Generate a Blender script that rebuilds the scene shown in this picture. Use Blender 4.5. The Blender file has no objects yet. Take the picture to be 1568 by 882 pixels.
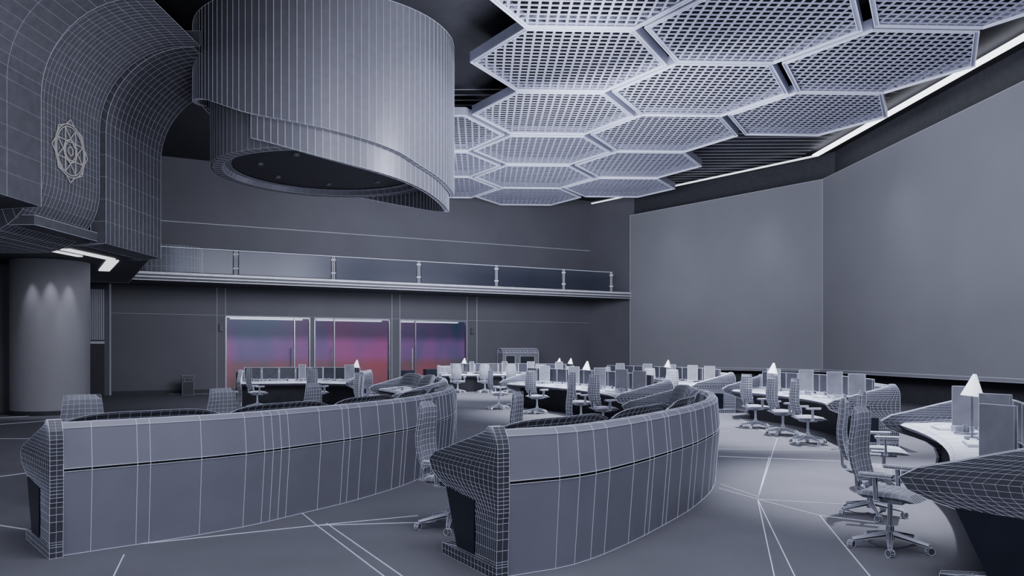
import bpy, math, random
from mathutils import Vector, Matrix
random.seed(4)
S = bpy.context.scene
COL = S.collection
EYE = 1.7
try: S.view_settings.look = 'AgX - Medium High Contrast'
except Exception: pass

# ------------------------------------------------------------ materials
def clay(name, col, rough=0.6, metal=0.0, var=0.12, scale=6.0, bump=0.0, emis=None, es=0.0):
    m = bpy.data.materials.new(name); m.use_nodes = True
    nt = m.node_tree; b = nt.nodes['Principled BSDF']
    tc = nt.nodes.new('ShaderNodeTexCoord')
    nz = nt.nodes.new('ShaderNodeTexNoise'); nz.inputs['Scale'].default_value = scale
    nz.inputs['Detail'].default_value = 6
    nt.links.new(tc.outputs['Object'], nz.inputs['Vector'])
    cr = nt.nodes.new('ShaderNodeValToRGB')
    cr.color_ramp.elements[0].position = 0.3; cr.color_ramp.elements[1].position = 0.7
    cr.color_ramp.elements[0].color = (*[c*(1-var) for c in col], 1)
    cr.color_ramp.elements[1].color = (*[min(1, c*(1+var)) for c in col], 1)
    nt.links.new(nz.outputs['Fac'], cr.inputs['Fac'])
    nt.links.new(cr.outputs['Color'], b.inputs['Base Color'])
    b.inputs['Roughness'].default_value = rough
    b.inputs['Metallic'].default_value = metal
    if bump:
        bp = nt.nodes.new('ShaderNodeBump'); bp.inputs['Strength'].default_value = bump
        bp.inputs['Distance'].default_value = 0.02
        n2 = nt.nodes.new('ShaderNodeTexNoise'); n2.inputs['Scale'].default_value = 180
        nt.links.new(tc.outputs['Object'], n2.inputs['Vector'])
        nt.links.new(n2.outputs['Fac'], bp.inputs['Height'])
        nt.links.new(bp.outputs['Normal'], b.inputs['Normal'])
    if emis:
        b.inputs['Emission Color'].default_value = (*emis, 1)
        b.inputs['Emission Strength'].default_value = es
    return m

M_wall  = clay('wall_paint', (0.14,0.142,0.163), 0.65, scale=0.6, var=.06)
M_dark  = clay('dark_paint', (0.055,0.057,0.068), 0.6)
M_floor = clay('carpet_floor', (0.16,0.162,0.185), 0.6, scale=1.3, bump=0.3, var=.06)
M_ceil  = clay('ceiling_paint', (0.04,0.04,0.048), 0.6)
M_scr   = clay('projection_screen', (0.24,0.243,0.268), 0.75, scale=0.4, var=0.04)
M_bulk  = clay('bulkhead_panel', (0.115,0.117,0.136), 0.5)
M_col   = clay('column_plaster', (0.36,0.36,0.385), 0.8, var=.03, scale=1)
M_desk  = clay('desk_laminate', (0.25,0.253,0.298), 0.5, scale=3, var=.05)
M_work  = clay('worktop', (0.55,0.56,0.62), 0.45)
M_seam  = clay('seam_black', (0.05,0.05,0.06), 0.5)
M_hole  = clay('hex_cavity_black', (0.012,0.012,0.016), 0.8)
M_cheek = clay('desk_end_panel', (0.075,0.077,0.095), 0.45)
M_pan   = clay('dark_glass_panel', (0.014,0.019,0.032), 0.25)
M_chair = clay('chair_fabric', (0.24,0.245,0.28), 0.6)
M_metal = clay('chair_metal', (0.32,0.33,0.37), 0.35, metal=0.7)
M_hex   = clay('hex_panel_metal', (0.38,0.39,0.49), 0.45, var=0.05)
M_drum  = clay('drum_metal', (0.21,0.212,0.245), 0.4, metal=0.2, var=0.05)
M_wire  = clay('edge_line', (0.6,0.63,0.74), 0.5, var=0.02, emis=(0.6,0.64,0.78), es=0.15)  # faint glow added to the line colour, not a light source
M_wired = clay('edge_line_dim', (0.36,0.37,0.43), 0.5, var=0.02, emis=(0.6,0.64,0.78), es=0.06)  # dimmer lines, with a weaker added glow
M_lamp  = clay('lamp_shade', (0.85,0.86,0.92), 0.5, emis=(0.9,0.92,1), es=0.5)
M_lite  = clay('light_strip', (1,1,1), 0.5, emis=(0.93,0.95,1), es=2.4)
M_lite2 = clay('light_strip_dim', (1,1,1), 0.5, emis=(0.93,0.95,1), es=1.0)
M_gold  = clay('emblem_metal', (0.5,0.48,0.48), 0.4, metal=0.3, emis=(0.6,0.58,0.6), es=0.12)
def glass(name):
    m = bpy.data.materials.new(name); m.use_nodes = True
    nt = m.node_tree; nt.nodes.clear()
    o = nt.nodes.new('ShaderNodeOutputMaterial'); mx = nt.nodes.new('ShaderNodeMixShader')
    t = nt.nodes.new('ShaderNodeBsdfTransparent'); g = nt.nodes.new('ShaderNodeBsdfGlossy')
    t.inputs[0].default_value = (0.85,0.87,0.92,1); g.inputs['Roughness'].default_value = 0.3
    mx.inputs[0].default_value = 0.02
    nt.links.new(t.outputs[0], mx.inputs[1]); nt.links.new(g.outputs[0], mx.inputs[2])
    nt.links.new(mx.outputs[0], o.inputs[0]); return m
M_glass = glass('clear_glass')
def room_glow():  # glow painted as an emission gradient, standing in for a lit room
    m = bpy.data.materials.new('lit_room_glow'); m.use_nodes = True
    nt = m.node_tree; b = nt.nodes['Principled BSDF']
    tc = nt.nodes.new('ShaderNodeTexCoord')
    mp = nt.nodes.new('ShaderNodeMapping'); mp.inputs['Scale'].default_value = (0.5,0.5,0.25)
    nt.links.new(tc.outputs['Object'], mp.inputs[0])
    nz = nt.nodes.new('ShaderNodeTexNoise'); nz.inputs['Scale'].default_value = 1.1; nz.inputs['Detail'].default_value = 2
    nt.links.new(mp.outputs[0], nz.inputs['Vector'])
    cr = nt.nodes.new('ShaderNodeValToRGB'); e = cr.color_ramp.elements
    e[0].position=0.34; e[0].color=(0.08,0.10,0.17,1); e[1].position=0.64; e[1].color=(0.27,0.085,0.19,1)
    x=e.new(0.48); x.color=(0.18,0.09,0.2,1)
    nt.links.new(nz.outputs['Fac'], cr.inputs[0])
    sp = nt.nodes.new('ShaderNodeSeparateXYZ'); nt.links.new(tc.outputs['Object'], sp.inputs[0])
    r2 = nt.nodes.new('ShaderNodeValToRGB'); f=r2.color_ramp.elements
    mr = nt.nodes.new('ShaderNodeMapRange'); mr.inputs[1].default_value=0; mr.inputs[2].default_value=3.4
    nt.links.new(sp.outputs['Z'], mr.inputs[0]); nt.links.new(mr.outputs[0], r2.inputs[0])
    f[0].position=0.33; f[0].color=(1.0,0.95,0.5,1); f[1].position=0.92; f[1].color=(0.4,0.55,0.52,1)
    y=f.new(0.45); y.color=(1,1,1,1); y=f.new(0.64); y.color=(0.95,0.95,1.0,1); y=f.new(0.76); y.color=(0.4,0.55,0.52,1)
    mu = nt.nodes.new('ShaderNodeMixRGB'); mu.blend_type='MULTIPLY'; mu.inputs[0].default_value=1
    nt.links.new(cr.outputs[0], mu.inputs[1]); nt.links.new(r2.outputs[0], mu.inputs[2])
    nt.links.new(mu.outputs[0], b.inputs['Emission Color']); b.inputs['Emission Strength'].default_value=1.1
    b.inputs['Base Color'].default_value=(0.02,0.02,0.03,1)
    return m
M_room_glow = room_glow()

# ------------------------------------------------------------ mesh helpers
class MB:
    def __init__(s): s.v=[]; s.f=[]; s.m=[]
    def add(s, vs, fs, mi=0):
        o=len(s.v); s.v += [tuple(v) for v in vs]
        for f in fs: s.f.append([o+i for i in f]); s.m.append(mi)
    def grid(s, fn, nu, nv, mi=0):
        vs=[fn(i/nu, j/nv) for i in range(nu+1) for j in range(nv+1)]
        fs=[(i*(nv+1)+j,(i+1)*(nv+1)+j,(i+1)*(nv+1)+j+1,i*(nv+1)+j+1) for i in range(nu) for j in range(nv)]
        s.add(vs,fs,mi)
    def box(s, c, d, mi=0, M=None, taper=1.0):
        x,y,z=d[0]/2,d[1]/2,d[2]/2
        vs=[Vector((sx*x*(taper if sz>0 else 1),sy*y*(taper if sz>0 else 1),sz*z)) for sz in(-1,1) for sy in(-1,1) for sx in(-1,1)]
        if M: vs=[M@v for v in vs]
        vs=[v+Vector(c) for v in vs]
        s.add(vs,[(0,2,3,1),(4,5,7,6),(0,1,5,4),(2,6,7,3),(0,4,6,2),(1,3,7,5)],mi)
    def bar(s, a, b, w, h, mi=0):
        a=Vector(a); b=Vector(b); d=(b-a); d.normalize()
        up=Vector((0,0,1)) if abs(d.z)<0.95 else Vector((0,1,0))
        sd=d.cross(up).normalized(); u2=sd.cross(d)
        vs=[p+sd*(i*w/2)+u2*(j*h/2) for p in(a,b) for j in(-1,1) for i in(-1,1)]
        s.add(vs,[(0,1,3,2),(4,6,7,5),(0,4,5,1),(2,3,7,6),(0,2,6,4),(1,5,7,3)],mi)
    def cyl(s, a, b, r1, r2=None, n=12, mi=0, cap=True):
        r2=r1 if r2 is None else r2
        a=Vector(a); b=Vector(b); d=(b-a).normalized()
        up=Vector((0,0,1)) if abs(d.z)<0.95 else Vector((1,0,0))
        x=d.cross(up).normalized(); y=d.cross(x)
        vs=[]
        for p,r in((a,r1),(b,r2)):
            for i in range(n):
                t=2*math.pi*i/n; vs.append(p+x*math.cos(t)*r+y*math.sin(t)*r)
        fs=[(i,(i+1)%n,n+(i+1)%n,n+i) for i in range(n)]
        if cap: fs+= [tuple(range(n))[::-1], tuple(range(n,2*n))]
        s.add(vs,fs,mi)
    def mesh(s,name,mats,smooth=False):
        me=bpy.data.meshes.new(name); me.from_pydata(s.v,[],s.f)
        for m in mats: me.materials.append(m)
        me.polygons.foreach_set('material_index', s.m)
        if smooth: me.polygons.foreach_set('use_smooth',[True]*len(s.f))
        me.update(); return me
def obj(name, me, parent=None, loc=None, rz=0.0, wire=0.0, wmat=None):
    o=bpy.data.objects.new(name, me); COL.objects.link(o)
    if parent: o.parent=parent
    if loc: o.location=loc
    o.rotation_euler[2]=rz
    if wire:
        md=o.modifiers.new('edge_lines','WIREFRAME'); md.thickness=wire; md.use_replace=False
        md.material_offset=len(me.materials)-1; md.use_even_offset=False; md.offset=0.3
        md.use_boundary=True
    return o
def make(name, mb, mats, wire=0.0, parent=None, wmat=None, smooth=False, **k):
    ms=list(mats)
    if wire: ms.append(wmat or M_wire)
    return obj(name, mb.mesh(name+'_mesh', ms, smooth), parent, wire=wire, **k)
def empty(name, loc=(0,0,0)):
    e=bpy.data.objects.new(name,None); COL.objects.link(e); e.location=loc; e.empty_display_size=0.2; return e
def prism(mb, pts, z0, z1, mi=0):
    n=len(pts)
    vs=[(p[0],p[1],z0) for p in pts]+[(p[0],p[1],z1) for p in pts]
    fs=[(i,(i+1)%n,n+(i+1)%n,n+i) for i in range(n)]+[tuple(range(n))[::-1],tuple(range(n,2*n))]
    mb.add(vs,fs,mi)
def flo(u,v):      # point on the floor surveyed from the eye height
    D=EYE*1200/(v-540); return ((u-784)/1200*D, D)
def smoothtab(tab):
    def f(x):
        n=len(tab); i=0
        while i<n-2 and x>tab[i+1][0]: i+=1
        p1,p2=tab[i],tab[i+1]; p0=tab[max(0,i-1)]; p3=tab[min(n-1,i+2)]
        t=(x-p1[0])/(p2[0]-p1[0]); h=p2[0]-p1[0]
        m1=(p2[1]-p0[1])/max(1e-6,p2[0]-p0[0])*h; m2=(p3[1]-p1[1])/max(1e-6,p3[0]-p1[0])*h
        return (2*t**3-3*t*t+1)*p1[1]+(t**3-2*t*t+t)*m1+(-2*t**3+3*t*t)*p2[1]+(t**3-t*t)*m2
    return f

# ------------------------------------------------------------ room shell
mb=MB(); mb.add([(-22,-5,0),(22,-5,0),(22,48,0),(-22,48,0)],[(0,1,2,3)]); make('floor',mb,[M_floor])
def line_list(name, segs, w, mat=M_wire, z=0.004):
    mb=MB()
    for (a,b) in segs:
        mb.bar((*a,z),(*b,z),w,0.006)
    return make(name,mb,[mat])
V1=flo(1160,765); V2=flo(485,805)
segs=[(V1,(1.6,3.5)),(V1,(1.35,3.6)),(V1,flo(1100,748)),(V1,flo(1255,790)),(V1,flo(1190,672)),(V1,flo(1178,700)),
 (flo(1255,790),(2.2,3.6)),(flo(1255,790),flo(1340,800)),(flo(1100,688),flo(1330,690)),(flo(1100,699),flo(1330,708)),(V1,flo(1330,775)),
 (flo(1103,742),flo(1160,761)),(flo(1190,672),flo(1290,690)),
 (V2,flo(640,790)),(V2,flo(660,800)),(V2,flo(610,900)),(flo(500,802),flo(640,900)),(V2,flo(462,786)),(V2,flo(200,835)),
 (flo(190,850),(-2.6,4.8)),(flo(0,672),flo(100,672)),(flo(0,730),flo(60,722)),(flo(0,650),flo(130,640)),(flo(0,640),flo(110,633)),
 (flo(840,655),flo(1120,660)),(flo(1190,672),flo(1130,640)),(flo(0,805),flo(45,812)),(flo(20,605),flo(330,603))]
line_list('trim_floor_lines',segs,0.009)

A=Vector((-16,31.2)); DW=Vector((0.888,0.4596))
def wall_t(u):
    k=(u-784)/1200; return (k*31.2+16)/(0.888-0.4596*k)
NW=Vector((0.4596,-0.888))   # toward the room
def wp(t,off=0): p=A+DW*t+NW*off; return (p.x,p.y)
ZC=9.75
def wseg(mb,t0,t1,z0,z1,off=0.0,th=0.2,mi=0):
    prism(mb,[wp(t0,off),wp(t1,off),wp(t1,off-th),wp(t0,off-th)],z0,z1,mi)
T0=-4.0; TE=22.65
wins=[(wall_t(345),wall_t(475)),(wall_t(481),wall_t(597)),(wall_t(612),wall_t(715))]
ZW=3.25
mb=MB()
wseg(mb,T0,TE+.3,ZW,ZC)
cur=T0
for a,b in wins: wseg(mb,cur,a,0,ZW); cur=b
wseg(mb,cur,TE+.3,0,ZW)
make('wall_back',mb,[M_wall])
mb=MB()
for u in (332,345,600,612,715,730): 
    t=wall_t(u); mb.bar((*wp(t,0.02),0),(*wp(t,0.02),4.44),0.025,0.025)
mb.bar((*wp(0,0.02),0),(*wp(0,0.02),4.44),0.06,0.04)
mb.bar((*wp(0,0.02),3.28),(*wp(TE,0.02),3.28),0.02,0.012)
make('trim_wall_joints',mb,[M_wired])
mb=MB(); mb.bar((*wp(-4,0.02),7.1),(*wp(TE,0.02),7.1),0.025,0.03)
make('trim_wall_upper',mb,[M_wired])
mb=MB(); mb.bar((*wp(0.1,0.03),0.08),(*wp(wins[0][0],0.03),0.08),0.04,0.16); mb.bar((*wp(wins[2][1],0.03),0.08),(*wp(TE,0.03),0.08),0.04,0.16)
make('baseboard_back',mb,[M_dark])
mb=MB()
ta=wall_t(134); tb=wall_t(160)
wseg(mb,ta,tb,0,4.2,0.06,0.05,0)
for i in range(9):
    t=ta+(tb-ta)*(i+0.5)/9; wseg(mb,t-0.02,t+0.02,2.2,4.2,0.12,0.08,1)
wseg(mb,ta,tb,2.05,2.15,0.12,0.06,1)
make('door_1',mb,[M_dark,M_wired])
for i,(a,b) in enumerate(wins):
    root=empty('window_%d'%(i+1))
    mb=MB()
    wseg(mb,a,b,0,0.08,0.02,0.2); wseg(mb,a,b,ZW-0.06,ZW,0.02,0.2)
    wseg(mb,a,a+0.05,0,ZW,0.02,0.2); wseg(mb,b-0.05,b,0,ZW,0.02,0.2)
    q=a+(b-a)*(0.8,0.25,0.22)[i]; wseg(mb,q,q+0.05,0.08,ZW,0.02,0.12)
    mb.bar((*wp(q-0.15,0.08),0.9),(*wp(q-0.15,0.08),1.9),0.04,0.04)
    make('frame',mb,[M_metal],parent=root)
    mb=MB(); wseg(mb,a+0.05,b-0.05,0.08,ZW-0.06,-0.05,0.01)
    make('pane',mb,[M_glass],parent=root)
mb=MB(); wseg(mb,wins[0][0]-1,wins[2][1]+3.2,0,3.9,-4.0,0.1)
make('wall_glow_backdrop',mb,[M_room_glow])  # self-lit backdrop behind the windows, room light painted on it
mb=MB(); wseg(mb,wins[0][0]-1,wins[2][1]+3.2,3.5,3.6,-0.25,3.8)
wseg(mb,wins[0][0]-1,wins[0][0]-0.9,0,3.5,-0.25,3.7); wseg(mb,wins[2][1]+3.1,wins[2][1]+3.2,0,3.5,-0.25,3.7)
make('ceiling_media_room',mb,[M_wall])
mb=MB()
for a,b in wins:
    wseg(mb,a+.3,b-.2,3.16,3.24,-0.6,0.3)
wseg(mb,wins[0][0],wins[2][1],3.44,3.49,-2.6,0.2)
make('media_room_light_strip',mb,[M_lite2])
mb=MB()
for t,w,h in ((5.2,1.6,.8),(8.6,2.4,.75),(12.6,1.2,.8),(14.4,1.6,.85)):
    wseg(mb,t,t+w,0,h,-2.5,0.5)
make('media_room_cabinets',mb,[M_wall],wire=0.02,wmat=M_wired)

S0=Vector((5.94,39.4)); S1=Vector((12.37,31.2)); S2=Vector((14.0,2.4)); CB=Vector((4.15,41.6))
def wall_quad(name,a,b,z0,z1,th,mat,wire=0):
    d=(b-a).normalized(); n=Vector((-d.y,d.x))*th
    mb=MB(); prism(mb,[a,b,b+n,a+n],z0,z1); return make(name,mb,[mat],wire=wire,wmat=M_wired)
E0=S0+Vector((.25,.3)); E1=S1+Vector((.55,.15)); E2=S2+Vector((.55,0))
cd=(S0-CB).normalized()
wall_quad('wall_corner',CB-cd*.5,S0+Vector((.25,.3)),0,ZC,0.25,M_wall)
wall_quad('wall_right_far',E0,E1,0,ZC,0.2,M_dark)
wall_quad('wall_right',E1,E2,0,ZC,0.2,M_dark)
mb=MB()
def scr(a,b,th):
    d=(b-a).normalized(); n=Vector((-d.y,d.x))*th
    prism(mb,[a,b,b+n,a+n],1.03,8.6)
scr(S0,S1,0.22)
make('projection_screen',mb,[M_scr],wire=0.03,wmat=M_wired)
mb=MB(); scr(S1,S2,0.22); make('projection_screen',mb,[M_scr],wire=0.03,wmat=M_wired)
mb=MB()
for a,b in((S0,S1),(S1,S2)):
    d=(b-a).normalized(); n=Vector((-d.y,d.x))
    prism(mb,[a-n*.12,b-n*.12,b+n*.3,a+n*.3],0.93,1.02)
make('trim_screen_ledge',mb,[M_scr],wire=0.02,wmat=M_wired)
mb=MB()
def strip(a,b,w,z,off):
    d=(b-a).normalized(); n=Vector((-d.y,d.x))
    p=a-n*off; q=b-n*off; mb.bar((*p,z),(*q,z),w,0.05)
strip(S1,S2,0.26,9.55,0.3)
make('cove_light_strip',mb,[M_lite])
mb=MB(); strip(CB+Vector((.3,-.4)),S1,0.10,9.5,0.35)
make('cove_light_strip',mb,[M_lite2])
mb=MB(); mb.add([(-20,9,ZC),(15.5,9,ZC),(15.5,46,ZC),(-20,46,ZC)],[(0,3,2,1)])
make('ceiling',mb,[M_ceil])
mb=MB()
for i in range(30):
    y=24+i*0.5
    mb.bar((-3.5,y,ZC-.01),(11.9,y-0.3,ZC-.01),0.03,0.012)
make('trim_ceiling_battens',mb,[M_wired])

mb=MB(); prism(mb,[(-19.2,6),(-14.35,6),(-14.35,22.4),(-19.2,22.4)],0,4.2); make('wall_left_front',mb,[M_col])
mb=MB(); prism(mb,[(-19.4,6),(-19.2,6),(-19.2,31),(-19.4,31)],0,ZC); make('wall_left',mb,[M_wall])
mb=MB()
def colf(u,v):
    a=u*2*math.pi; return (-12.95+0.98*math.cos(a), 22+0.98*math.sin(a), 4.24*v)
mb.grid(colf,48,1)
make('round_column',mb,[M_col],smooth=True)
mb=MB()
mb.cyl((-12.95,22,0),(-12.95,22,0.12),1.02,n=48); make('baseboard_column',mb,[M_dark])

mb=MB(); prism(mb,[(-9.5,15.6),(-9.5,20.7),(-14.0,28.6),(-19.1,26.2),(-19.1,15.6)],4.25,4.44)
prism(mb,[(-9.4,6),(-9.4,15.4),(-19.1,15.4),(-19.1,6)],4.62,4.74)
make('ceiling_mezzanine_soffit',mb,[M_bulk],wire=0.02,wmat=M_wired)
mb=MB()
mb.bar((-10.95,19.2,4.23),(-10.85,21.2,4.23),0.26,0.03); mb.bar((-10.95,21.5,4.23),(-12.6,24.2,4.23),0.3,0.03)
mb.bar((-11.45,19.2,4.23),(-11.35,20.6,4.23),0.14,0.03)
make('soffit_light_panel',mb,[M_lite2])

def bulk_profile(kind, push=0.0, flat=2.6):
    pts=[]
    x0=-9.4+push
    if kind==2:
        for i in range(8): pts.append((x0-1.35-3.2+3.2*i/8,3.98))
        for i in range(11):
            a=math.pi/2*i/10
            pts.append((x0-1.35+1.35*math.sin(a), 3.98+1.35-1.35*math.cos(a)))
    elif kind==1: pts+= [(x0-1.2,4.5),(x0,4.58)]
    else: pts+= [(x0-0.5,4.15),(x0,4.2)]
    zt=6.75
    zb=pts[-1][1]; n=9 if kind==2 else 5
    for i in range(1,n+1): pts.append((x0,zb+(zt-zb)*i/n))
    R=1.95
    for i in range(1,15):
        a=math.pi/2*i/14; pts.append((x0+R-R*math.cos(a), zt+R*math.sin(a)))
    k=max(1,int(flat/.37))
    for i in range(1,k+1): pts.append((x0+R+ flat*i/k, zt+R))
    return pts
def bulk(name, y0,y1,ny,kind,push,wire,flat):
    pr=bulk_profile(kind,push,flat); n=len(pr)-1
    mb=MB()
    def fn(u,v):
        x,z=pr[int(round(u*n))]; return (x,y0+(y1-y0)*v,z)
    mb.grid(fn,n,ny)
    for yy in (y0,y1):
        vs=[];fs=[]
        for i,(x,z) in enumerate(pr):
            if kind==2 and z<5.3: dx,dz=-.12,.32
            else: dx,dz=(-0.35 if z<8.6 else 0),(0.35 if z>6.75 else 0)
            vs+=[(x,yy,z),(x+dx,yy,z+dz)]
        for i in range(n): fs.append((2*i,2*i+2,2*i+3,2*i+1))
        mb.add(vs,fs)
    return make(name,mb,[M_bulk],wire=wire,wmat=M_wired,smooth=False)
bulk('wall_curved_bulkhead',6,15.45,9,1,0.12,0.012,2.6)
bulk('wall_curved_bulkhead',15.5,17.9,18,2,-0.02,0.010,.35)
bulk('wall_curved_bulkhead',17.95,20.75,14,3,0.1,0.013,.05)
mb=MB(); prism(mb,[(-19,6),(-9.95,6),(-9.95,20.6),(-19,20.6)],4.8,ZC); make('wall_bulkhead_core',mb,[M_dark])
mb=MB(); ex=-9.38; cy,cz=16.65,5.98
def ring(r,w,n=48):
    for i in range(n):
        a=2*math.pi*i/n; b=2*math.pi*(i+1)/n
        mb.bar((ex,cy+r*math.cos(a),cz+r*math.sin(a)),(ex,cy+r*math.cos(b),cz+r*math.sin(b)),w,0.02)
ring(0.56,0.018); ring(0.51,0.012); ring(0.24,0.016); ring(0.09,0.016,24)
for k in range(8):
    a=math.pi*2*k/8+math.pi/8; b=a+math.pi*2*3/8
    mb.bar((ex,cy+.5*math.cos(a),cz+.5*math.sin(a)),(ex,cy+.5*math.cos(b),cz+.5*math.sin(b)),0.012,0.02)
    c=math.pi*2*k/8
    w=.28; rr=.62 if k%2 else .67
    t0=(ex,cy+.56*math.cos(c-w),cz+.56*math.sin(c-w)); t1=(ex,cy+rr*math.cos(c),cz+rr*math.sin(c)); t2=(ex,cy+.56*math.cos(c+w),cz+.56*math.sin(c+w))
    mb.bar(t0,t1,.012,.02); mb.bar(t1,t2,.012,.02)
make('wall_emblem',mb,[M_gold])

# ------------------------------------------------------------ balcony
root=empty('balcony')
F0=Vector((-18.0,26.85)); F1=Vector((5.95,39.4)); fd=(F1-F0).normalized(); fn_=Vector((-fd.y,fd.x))
mb=MB(); prism(mb,[F0,F1,F1+fn_*2.9,F0+fn_*2.9],4.45,4.7)
make('slab',mb,[M_wall],parent=root)
mb=MB()
mb.bar((*(F0-fn_*.03),4.68),(*(F1-fn_*.03),4.68),0.06,0.09,0)
mb.bar((*(F0-fn_*.06),4.53),(*(F1-fn_*.06),4.53),0.12,0.05,0)
mb.bar((*(F0-fn_*.0),4.42),(*(F1-fn_*.0),4.42),0.1,0.03,0)
make('fascia_rails',mb,[M_work],parent=root)
def fu(u):
    k=(u-784)/1200; t=(k*F0.y-F0.x)/(fd.x-k*fd.y); return F0+fd*t
mb=MB(); mg=MB()
pu=[215,362,512,643,762,865,938]
for i,u in enumerate(pu):
    p=fu(u)+fn_*.12
    if i>0:
        for s in(-.06,.06):
            q=p+fd*s*0.6; mb.bar((*q,4.7),(*q,5.72),0.025,0.05)
        for z in(5.0,5.55): mb.box((p.x,p.y,z),(.18,.1,.06))
    if i+1<len(pu):
        q=fu(pu[i+1])+fn_*.12
        a=p+fd*.12; b=q-fd*.12; mg.bar((*a,5.22),(*b,5.22),0.02,0.9)
a=fu(215)+fn_*.12; b=fu(940)+fn_*.12
make('rail_posts',mb,[M_work],parent=root)
make('glass_panels',mg,[M_glass],parent=root)
mb=MB(); mb.bar((*a,5.7),(*b,5.7),0.02,0.02)
make('top_rail',mb,[M_wire],parent=root)
mb=MB()
c=fu(262)+fn_*1.6
mb.grid(lambda u,v:(c.x-0.6+1.5*math.cos(-1.9+u*2.4),c.y+1.0+1.2*math.sin(-1.9+u*2.4),4.7+1.25*v),20,3)
make('curved_partition',mb,[M_bulk],wire=0.02,wmat=M_wired)

# ------------------------------------------------------------ hexagonal ceiling panels
AF=4.24/2
SD=AF*2/math.sqrt(3)
def hexm(r): return [(r*math.cos(math.pi/3*i), r*math.sin(math.pi/3*i)) for i in range(6)]
mb=MB()
def hexring(r0,r1,z0,z1,mi=0):
    a=hexm(r0); b=hexm(r1)
    vs=[(x,y,z0) for x,y in a]+[(x,y,z0) for x,y in b]+[(x,y,z1) for x,y in a]+[(x,y,z1) for x,y in b]
    fs=[]
    for i in range(6):
        j=(i+1)%6
        fs+=[(i,j,6+j,6+i),(12+i,18+i,18+j,12+j),(i,12+i,12+j,j),(6+i,6+j,18+j,18+i)]
    mb.add(vs,fs,mi)
hexring(SD,SD-0.11,0,0.24,0)
hexring(SD-0.0,SD-0.025,-0.03,0,1)
hexring(SD-0.11,SD-0.13,-0.03,0.0,1)
ri=SD-0.11; af=ri*math.sqrt(3)/2
pitch=0.215; bw=0.058
n=int(af/pitch)
for i in range(-n,n+1):
    y=i*pitch; L=ri-abs(y)/math.sqrt(3)
    mb.box((0,y,0.02),(2*L,bw,0.015),2)
n=int(ri/pitch)
for i in range(-n-1,n+1):
    x=(i+0.5)*pitch
    if abs(x)>ri-0.04: continue
    L=af if abs(x)<ri/2 else (ri-abs(x))*math.sqrt(3)
    mb.box((x,0,0.021),(bw,2*L,0.015),2)
vs=[(x,y,0.22) for x,y in hexm(SD-.1)]
mb.add(vs,[(5,4,3,2,1,0)],3)
hm=mb.mesh('hex_panel_mesh',[M_hex,M_wire,M_hex,M_hole])
rot=math.radians(2.3)
def hexpos(col,D):
    x=3.93*col; y=D-19.75
    return (1.44+x*math.cos(rot)-y*math.sin(rot), 19.75+x*math.sin(rot)*0.3+y*math.cos(rot))
cells=[(0,11.15),(0,15.45),(0,19.75),(0,24.05),(0,28.35),(0,32.65),(0,36.7),
 (1,13.3),(1,17.6),(1,21.9),(1,26.2),(1,30.5),(1,34.7),
 (2,11.15),(2,15.45),(2,19.75),(2,24.05),(3,13.3),(-1,26.2),(-1,30.5),(-1,34.7),(-2,28.35),(-2,32.65)]
for c_,D in cells:
    x,y=hexpos(c_,D)
    o=obj('ceiling_hex_panel',hm,loc=(x,y,9.0),rz=rot); o.scale=(1.02,.99,1)
    o.rotation_euler[0]=math.radians(((c_*7+int(D)*3)%5-2)*0.35)

# ------------------------------------------------------------ drum
root=empty('ceiling_drum',(-4.81,20.5,0))
zt1=smoothtab([(180,8.15),(222,7.63),(251,7.03),(270,6.78),(311,6.34),(326,6.1),(360,5.85),(390,6.1),(450,6.95),(500,7.7),(540,8.15)])
zt2=smoothtab([(251,6.5),(285,6.0),(326,5.65),(345,5.48),(360,5.42),(390,5.68),(420,6.05),(450,6.42),(480,6.7)])
def zo(a):
    d=math.degrees(a)%360
    if d<180: d+=360
    return zt1(d)
N=118
mb=MB()
R=3.29
def shell(mb,R,ztop,zf,a0,a1,n,th=0.1,mi=0):
    vs=[];fs=[]
    for i in range(n+1):
        a=a0+(a1-a0)*i/n
        for r,z in((R,ztop),(R,zf(a)),(R-th,zf(a)),(R-th,ztop)):
            vs.append((r*math.cos(a),r*math.sin(a),z))
    for i in range(n):
        for j in range(3):
            fs.append((4*i+j,4*i+4+j,4*i+5+j,4*i+1+j))
    for i in (0,n): fs.append((4*i,4*i+1,4*i+2,4*i+3))
    mb.add(vs,fs,mi)
shell(mb,R,ZC,zo,0,2*math.pi,N)
make('outer_shell',mb,[M_drum],wire=0.014,parent=root,wmat=M_wire)
mb=MB()
d2=math.radians
shell(mb,R-0.14,ZC-.5,lambda a:zt2(math.degrees(a)),d2(251),d2(480),76)
make('spiral_band',mb,[M_drum],wire=0.014,parent=root,wmat=M_wire)
mb=MB()
R2=2.88; zi=6.33
shell(mb,R2,ZC-.5,lambda a:zi,0,2*math.pi,100,0.05)
make('inner_core',mb,[M_drum],wire=0.012,parent=root,wmat=M_wired)
mb=MB()
def ann(r0,r1,z0,z1,n=72,mi=0):
    mb.grid(lambda u,v:((r0+(r1-r0)*v)*math.cos(u*2*math.pi),(r0+(r1-r0)*v)*math.sin(u*2*math.pi),z0+(z1-z0)*v),n,1,mi)
ann(R2,2.6,zi,zi); ann(2.6,2.55,zi,zi+.12,mi=0); ann(2.55,2.4,zi+.12,zi+.12)
make('bottom_ring',mb,[M_drum],wire=0.012,parent=root,wmat=M_wired)
mb=MB(); ann(2.4,0.0,zi+.15,zi+.15,72,0)
for i in range(7):
    a=i*2*math.pi/7; mb.cyl((1.7*math.cos(a),1.7*math.sin(a),zi+.1),(1.7*math.cos(a),1.7*math.sin(a),zi+.15),.07,n=12,mi=1)
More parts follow.
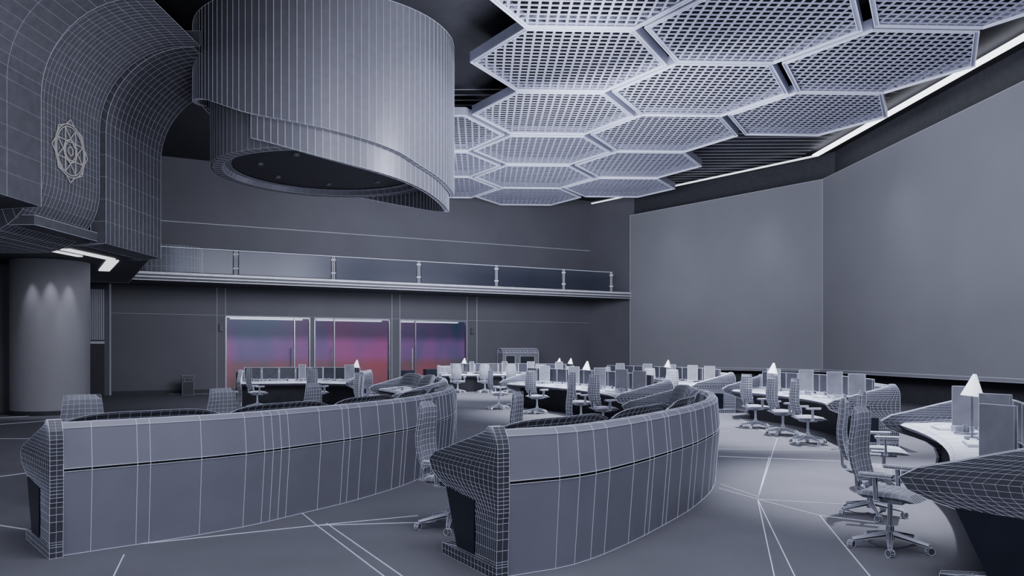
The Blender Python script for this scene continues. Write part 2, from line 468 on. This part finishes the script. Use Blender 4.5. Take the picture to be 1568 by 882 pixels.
make('bottom_disc',mb,[M_dark,M_drum],parent=root)

# ------------------------------------------------------------ consoles
def cat(P,per=12):
    P=[Vector(p) for p in P]; Q=[2*P[0]-P[1]]+P+[2*P[-1]-P[-2]]; out=[]
    for i in range(1,len(Q)-2):
        for k in range(per):
            t=k/per; a,b,c,d=Q[i-1:i+3]
            out.append(0.5*((2*b)+(-a+c)*t+(2*a-5*b+4*c-d)*t*t+(-a+3*b-3*c+d)*t**3))
    out.append(P[-1]); return out
class Path:
    def __init__(s,P):
        s.p=cat(P); s.l=[0]
        for a,b in zip(s.p,s.p[1:]): s.l.append(s.l[-1]+(b-a).length)
        s.L=s.l[-1]
    def at(s,d):
        d=max(0,min(s.L,d))
        for i in range(len(s.l)-1):
            if d<=s.l[i+1]: break
        t=(d-s.l[i])/max(1e-6,s.l[i+1]-s.l[i]); p=s.p[i].lerp(s.p[i+1],t)
        a=s.p[max(0,i-1)]; b=s.p[min(len(s.p)-1,i+2)]
        T=(b-a).normalized(); return p,T,Vector((-T.y,T.x))
def sweep(mb,path,ds,prof,mis=None,closed=True):
    n=len(prof); vs=[]
    for d in ds:
        p,T,Lf=path.at(d)
        for o,z in prof: q=p+Lf*o; vs.append((q.x,q.y,z))
    fs=[];ms=[]
    for i in range(len(ds)-1):
        for j in range(n if closed else n-1):
            k=(j+1)%n
            fs.append((i*n+j,(i+1)*n+j,(i+1)*n+k,i*n+k)); ms.append(mis[j] if mis else 0)
    o=len(mb.v); mb.v+=vs
    for f,m in zip(fs,ms): mb.f.append([o+x for x in f]); mb.m.append(m)
BODY=[(0.06,0.0),(0,.71),(.03,.712),(.03,.732),(0,.734),(0.03,1.07),(.06,1.11),(.14,1.11),(.17,1.07),(.2,.82),(.26,.77),(.95,.75),(1.0,.72),(.95,.67),(.52,.6),(.48,0.)]
MI  =[0,1,1,1,0,0,0,0,0,0,2,2,0,0,3,0]
CH0=[(0,0.02,.96),(.09,0.02,.96),(.13,.02,.55),(.3,.01,.52),(.42,.01,.56),(.5,0,.67),(.56,0,.83),(.62,0,1.03),(.68,0,1.17),(.77,0,1.23),(.85,0,1.1),(.91,0,.86),(.98,0,.62),(1.05,.02,.36),(1.1,.05,.2),(1.14,.08,.15)]
CH=[]
for a,b in zip(CH0,CH0[1:]):
    CH.append(a); CH.append(tuple((x+y)/2 for x,y in zip(a,b)))
CH.append(CH0[-1])
def cheek(mb,path,d,sgn,th=0.10,nc=16,mi=0):
    p,T,Lf=path.at(d)
    def P(s,o,z): q=p+T*(s*sgn)+Lf*o; return (q.x,q.y,z)
    n=len(CH)-1
    for s in(-th,0.0):
        mb.grid(lambda u,v:P(s,CH[int(round(v*n))][1]+(CH[int(round(v*n))][2]-CH[int(round(v*n))][1])*u,CH[int(round(v*n))][0]),nc,n,mi)
    mb.grid(lambda u,v:P(-th+th*u,CH[int(round(v*n))][2],CH[int(round(v*n))][0]),2,n,mi)
    mb.grid(lambda u,v:P(-th+th*u,CH[int(round(v*n))][1],CH[int(round(v*n))][0]),2,n,mi)
    z,a,b=CH[-1]; mb.grid(lambda u,v:P(-th+th*u,a+(b-a)*v,z),2,2,mi)
def console(pts,w,step=0.36,hood=True,mon=False,stations=1.5,lamps=()):
    path=Path(pts); root=empty('control_desk')
    ds=[0]
    while ds[-1]<path.L-0.2:
        s=step*random.choice([.3,.6,1,1.25]); ds.append(min(path.L,ds[-1]+s))
    if path.L-ds[-1]>0.01: ds.append(path.L)
    mb=MB(); sweep(mb,path,ds,BODY,MI)
    for d in (0,path.L):
        p,T,Lf=path.at(d)
        vs=[((p+Lf*o).x,(p+Lf*o).y,z) for o,z in BODY]; mb.add(vs,[tuple(range(len(vs)))],0)
    make('shell',mb,[M_desk,M_seam,M_work,M_dark],parent=root)
    mw=MB(); mv=MB()
    P3=[(.055,.005),(-.002,.71),(-.002,.734),(.028,1.07),(.06,1.112),(.14,1.112),(.17,1.072),(.2,.822),(.95,.752),(1.0,.72)]
    for d in ds:
        p,T,Lf=path.at(d)
        q=[((p+Lf*o).x,(p+Lf*o).y,z) for o,z in P3]
        for a,b in zip(q,q[1:]): mv.bar(a,b,w*.65,w*.65)
    for o,z in P3:
        for a,b in zip(ds,ds[1:]):
            pa,_,la=path.at(a); pb,_,lb=path.at(b)
            qa=pa+la*o; qb=pb+lb*o; mw.bar((qa.x,qa.y,z),(qb.x,qb.y,z),w*.7,w*.7)
    make('edge_lines',mw,[M_wire],parent=root)
    make('joint_lines',mv,[M_wire],parent=root)
    mb=MB()
    cheek(mb,path,0,1)
    cheek(mb,path,path.L,-1)
    make('end_panels',mb,[M_cheek],wire=w*0.55,parent=root)
    p,T,Lf=path.at(0)
    def P(s,o,z): q=p+T*s+Lf*o; return (q.x,q.y,z)
    mb=MB()
    oz=((.36,.12),(.66,.12),(.86,.58),(.36,.54))
    vs=[P(-.112,o,z) for o,z in oz]+[P(-.06,o,z) for o,z in oz]
    mb.add(vs,[(0,1,2,3),(4,7,6,5),(0,4,5,1),(1,5,6,2),(2,6,7,3),(3,7,4,0)])
    make('inset_panel',mb,[M_pan],parent=root)
    ns=max(1,int(path.L/stations)); sl=path.L/ns
    if hood:
        mb=MB()
        for k in range(ns):
            a=k*sl+0.06; b=(k+1)*sl-0.06
            def fn(u,v):
                d=a+(b-a)*u; p,T,Lf=path.at(d)
                arch=(1-(2*u-1)**4)
                z=0.86+(0.24+0.07*arch)*math.sin(v*math.pi/2) ; o=0.42-0.14*v+0.03*math.cos(u*math.pi*2)
                q=p+Lf*o; return (q.x,q.y,z)
            mb.grid(fn,16,5)
        make('screen_hoods',mb,[M_bulk],wire=w*0.6,parent=root)
    if mon:
        mb=MB(); d=0.12
        while d<path.L-0.55:
            pa,T,la=path.at(d); pb,_,lb=path.at(d+.5)
            a=pa+la*.38; b=pb+lb*.38
            mb.bar((a.x,a.y,1.03),(b.x,b.y,1.03),0.035,0.38,0)
            m=(a+b)/2; mb.bar((m.x,m.y,.77),(m.x,m.y,.86),0.05,0.05,0)
            d+=.54
        make('monitors',mb,[M_cheek],wire=w*.8,parent=root)
        # slim side displays standing on the worktop, on a foot and stem
        mb=MB()
        for k in range(ns):
            p,T,Lf=path.at((k+.08)*sl+.15); q=p+Lf*.62; an=math.atan2(T.y,T.x)+.9
            M=Matrix.Rotation(an,3,'Z')
            mb.box((q.x,q.y,1.08),(.30,.03,.46),0,M); mb.box((q.x,q.y,.82),(.05,.04,.1),0,M); mb.box((q.x,q.y,.772),(.2,.15,.02),0,M)
        make('side_displays',mb,[M_chair],wire=w*.8,parent=root)
    mb=MB()
    for k in range(ns):
        p,T,Lf=path.at((k+.5)*sl); q=p+Lf*.74; an=math.atan2(T.y,T.x)
        M=Matrix.Rotation(an,3,'Z')
        mb.box((q.x,q.y,.772),(.44,.15,.025),0,M)
        q=p+Lf*.7+T*.36; mb.box((q.x,q.y,.77),(.1,.06,.03),0,M)
        q=p+Lf*.62-T*.42; mb.box((q.x,q.y,.80),(.18,.2,.08),0,M)
    make('keyboards',mb,[M_work],wire=w*.8,parent=root)
    return path
pA=console([(-3.72,6.50),(-2.71,7.42),(-2.16,8.26),(-1.7,9.1),(-1.25,10.3),(-0.95,12.0),(-0.95,13.4)],0.006)
pB=console([(-.02,5.88),(.52,6.22),(1.035,6.87),(1.64,7.85),(2.1,8.7),(2.62,9.95),(3.02,11.6),(3.15,13.6)],0.0055)
cC=Vector((-6.2,12.8))
def arc(R,a0,a1,n=6):
    return [(cC.x+R*math.cos(math.radians(a0+(a1-a0)*i/n)),cC.y+R*math.sin(math.radians(a0+(a1-a0)*i/n))) for i in range(n+1)]
pC1=console(arc(12.66,-36.6,-11),0.005,mon=True,hood=False)
pC2=console([(6.85,13.9),(7.15,16),(7.05,18.2),(6.6,20.3)],0.012,mon=True,hood=False)
pC3=console([(6.3,22.2),(6.1,24.6),(5.3,27.4),(3.8,30.2)],0.018,mon=True,hood=False)
pB2=console([(3.35,16.4),(3.05,19.4),(2.1,22.4),(.7,24.8)],0.014,mon=True,hood=False)
pA2=console([(-1.3,16.2),(-1.6,18.6),(-2.6,21.0)],0.014,mon=False,hood=True)
pE=console([(2.6,33.2),(0.2,35.0),(-3.2,34.6)],0.022,mon=True,hood=False)
pF=console([(-4.6,25.4),(-6.4,26.2),(-8.8,25.6)],0.018,mon=True,hood=False)

# ------------------------------------------------------------ chairs
mb=MB()
for k in range(5):
    a=2*math.pi*k/5+.3; c,s=math.cos(a),math.sin(a)
    mb.cyl((0.03*c,0.03*s,.13),(0.31*c,.31*s,.075),.028,.016,6,1)
    M=Matrix.Rotation(a+.8,3,'Z'); t=M@Vector((0,.022,0))
    mb.cyl((.32*c-t.x,.32*s-t.y,.032),(.32*c+t.x,.32*s+t.y,.032),.031,n=10,mi=1)
mb.cyl((0,0,.08),(0,0,.2),.038,.032,10,1); mb.cyl((0,0,.2),(0,0,.42),.02,n=10,mi=1)
mb.box((0,0,.425),(.24,.26,.03),1)
def pad(mb,fn,nu,nv,mi=0):
    for sgn in(-1,1):
        mb.grid(lambda u,v:fn(u*2-1,v*2-1,sgn),nu,nv,mi)
def seat(x,y,s):
    e=(1-abs(x)**5)*(1-abs(y)**5)
    return (.25*x*(1-.06*y*y),.25*y+.02,.475+s*.04*max(0,e)**.5 - (.03*max(0,y)**3)+ .012*x*x)
pad(mb,seat,8,8)
def back(x,y,s):
    w=.23*(1-.18*max(0,y))*(1-.10*max(0,-y)); h=.58+(y+1)/2*.64
    e=(1-abs(x)**4)*(1-abs(y)**6)
    return (w*x,-.24-.07*(y+1)/2-0.03*math.sin((y+1)*2.4)+.05*x*x+s*.028*max(0,e)**.5,h)
pad(mb,back,7,12)
mb.bar((0,-.1,.42),(0,-.27,.5),.08,.025,1); mb.bar((0,-.27,.5),(0,-.29,.8),.07,.02,1)
for sx in(-1,1):
    mb.bar((.12*sx,0,.43),(.29*sx,-.02,.46),.05,.02,1); mb.bar((.29*sx,-.02,.46),(.3*sx,-.03,.66),.045,.025,1)
    mb.grid(lambda u,v:(.3*sx+(u-.5)*.08,-.15+v*.27,.675+.012*math.sin(u*math.pi)),3,5,0)
    mb.box((.3*sx,-.015,.665),(.075,.25,.018),1)
chair_me=mb.mesh('office_chair_mesh',[M_chair,M_metal,M_wire])
def chair(x,y,face,wire):
    o=obj('office_chair',chair_me,loc=(x,y,0),rz=face-math.pi/2)
    md=o.modifiers.new('edge_lines','WIREFRAME'); md.thickness=wire; md.use_replace=False; md.material_offset=2; md.use_even_offset=False; md.offset=.2
chair(-4.75,8.75,-.9,.004); chair(-3.7,10.4,-.6,.004); chair(-2.9,12.2,-.4,.005)
chair(-.60,7.62,-.3,.004); chair(.30,9.5,-.3,.005); chair(1.15,12.0,0,.005)
chair(3.28,6.8,-.75,.0035); chair(3.75,8.2,-.5,.0035); chair(4.65,9.8,-.3,.004)
chair(5.55,14.7,.0,.006); chair(5.6,16.2,.2,.006); chair(5.5,17.7,.3,.007)
for x,y in((4.8,22.8),(4.5,24.8),(3.6,27.2),(2.0,17.2),(1.7,19.3),(.7,21.9),(-.4,23.5)): chair(x,y,random.uniform(0,.9),.009)
for x,y in((-2.3,33.2),(-1.15,33.3),(-.1,33.3),(1.2,32.4)): chair(x,y,math.pi/2+random.uniform(-.3,.3),.012)
for x,y in((-3.0,17.0),(-3.5,19),(-6.0,24.2),(-7.8,24.0)): chair(x,y,random.uniform(0,1.2),.009)

# ------------------------------------------------------------ desk lamps
mb=MB()
mb.cyl((0,0,0),(0,0,.02),.08,n=16,mi=1); mb.cyl((0,0,.02),(0,0,.5),.01,n=8,mi=1)
mb.cyl((0,0,.46),(.03,0,.70),.115,.018,16,0)
lamp_me=mb.mesh('desk_lamp_mesh',[M_lamp,M_metal])
for x,y in((5.02,8.55),(5.95,17.9),(5.0,25.2),(2.05,21.6),(2.0,33.4),(2.45,32.9),(-2.1,34.3),(-5.0,25.15)):
    obj('desk_lamp',lamp_me,loc=(x,y,.765))

# ------------------------------------------------------------ small furniture at back wall
mb=MB()
p=wp(wall_t(787),0.45)
M=Matrix.Rotation(math.atan2(DW.y,DW.x),3,'Z')
mb.box((*p,0.85),(2.0,.6,1.7),0,M)
def arcb(u,v):
    a=math.pi*u; q=M@Vector((-1.0+2.0*v,-.3*math.cos(a),0)); return (p[0]+q.x,p[1]+q.y,1.7+.22*math.sin(a))
mb.grid(arcb,6,10)
q=M@Vector((.35,-.32,0)); mb.box((p[0]+q.x,p[1]+q.y,1.25),(.8,.03,.55),1,M)
q=M@Vector((-.6,-.32,0)); mb.box((p[0]+q.x,p[1]+q.y,1.1),(.5,.03,.9),1,M)
make('storage_cabinet',mb,[M_chair,M_dark],wire=.02)
mb=MB(); p=wp(wall_t(284),1.0)
mb.box((*p,.36),(.42,.42,.72),0,M); mb.box((*p,.75),(.48,.48,.06),0,M); q=M@Vector((0,-.22,0)); mb.box((p[0]+q.x,p[1]+q.y,.6),(.3,.02,.12),1,M)
make('waste_bin',mb,[M_dark,M_seam],wire=.015,wmat=M_wired)
mb=MB()
for u in (338,722): 
    p=wp(wall_t(u),.05); mb.box((*p,2.75),(.12,.1,.3),0,M)
make('wall_door_reader',mb,[M_bulk])

# ------------------------------------------------------------ lights
def area(name,loc,size,power,target,col=(.88,.9,1),sy=None):
    l=bpy.data.lights.new(name,'AREA'); l.energy=power; l.color=col; l.size=size
    if sy: l.shape='RECTANGLE'; l.size_y=sy
    o=bpy.data.objects.new(name,l); COL.objects.link(o); o.location=loc
    o.rotation_euler=(Vector(target)-Vector(loc)).to_track_quat('-Z','Y').to_euler(); return o
def spot(name,loc,power,target,ang=60,blend=.8,r=.12,col=(.89,.91,1)):
    l=bpy.data.lights.new(name,'SPOT'); l.energy=power; l.spot_size=math.radians(ang); l.spot_blend=blend; l.shadow_soft_size=r; l.color=col
    o=bpy.data.objects.new(name,l); COL.objects.link(o); o.location=loc
    o.rotation_euler=(Vector(target)-Vector(loc)).to_track_quat('-Z','Y').to_euler()
area('near_fill',(1,4,9.5),6,560,(1,6,0))  # added overhead fill for the near desks, out of view
area('hex_fill_mid',(3.5,19,2.6),5,290,(3.5,19.01,9),col=(.8,.84,1))  # added upward fill to brighten the hex panels, no fixture here
area('hex_fill_far',(1,29,2.6),5,290,(1,29.01,9),col=(.8,.84,1))  # same added upward fill under the far hex panels
area('hex_fill_right',(7.5,14,2.6),3,90,(7.5,14.01,9),col=(.8,.84,1))  # smaller added upward fill under the right-hand hex panels
area('back_wall_fill',(-5,24,5.6),7,480,(-7,35,4.2),sy=2)  # unseen fill added to lift the back wall, no fitting modelled
area('back_wall_fill2',(2,29,5.0),6,170,(0,39,5),sy=2)  # second added fill for the back wall, emits away from camera
area('screen_wall_fill',(1.5,20,6.0),6,780,(11.5,33,3.5),sy=2.5)  # added fill brightening the far screen wall, unseen from the camera
area('screen_wall_fill2',(5,9,6.0),6,390,(13,17,3.5),sy=2.5)  # added fill for the nearer screen wall, also unseen
area('drum_fill',(2.2,15.5,6.5),2,330,(-3.5,20,7.5))  # added fill that brightens the right side of the drum
area('bulkhead_fill',(-3.5,12,4.6),3,170,(-9.4,17.5,6.5))  # added fill for the curved bulkhead, hung in open space
spot('downlight_right',(6,17,8.8),6500,(6.0,16.5,0),50)
spot('downlight_right2',(5.5,11,8.8),5200,(5.4,9.8,0),45)
spot('downlight_mid',(3.2,22,8.8),6500,(3,22,0),60)
spot('downlight_far',(0,31,8.8),5000,(0,32,0),65)
spot('downlight_left',(-5,27.5,8.8),2200,(-6,26,0),50)
for i,f in enumerate((.25,.75)):
    q=S0.lerp(S1,f); spot('screen_washer',(q.x-1.2,q.y-1.2,9.3),150,(q.x,q.y,2.5),55,1,.4)
for i,f in enumerate((.2,.45)):
    q=S1.lerp(S2,f); spot('screen_washer',(q.x-1.7,q.y,9.3),150,(q.x,q.y,2.5),55,1,.4)
for dt,dn in ((-.52,1.10),(0.0,1.20),(.52,1.10)):
    x=-12.95+.507*dn+.862*dt; y=22-.862*dn+.507*dt
    spot('column_washer',(x,y,4.2),75,(x-.04,y+.07,0.6),40,.9,.02)
W=bpy.data.worlds.new('world'); S.world=W; W.use_nodes=True
W.node_tree.nodes['Background'].inputs[0].default_value=(.72,.75,.9,1)
W.node_tree.nodes['Background'].inputs[1].default_value=.70

# ------------------------------------------------------------ camera
cam=bpy.data.cameras.new('camera'); co=bpy.data.objects.new('camera',cam); COL.objects.link(co)
co.location=(0,0,EYE); co.rotation_euler=(math.pi/2,0,0)
cam.sensor_width=36; cam.lens=36*1200/1568; cam.shift_y=(540-441)/1568
cam.clip_end=200
S.camera=co
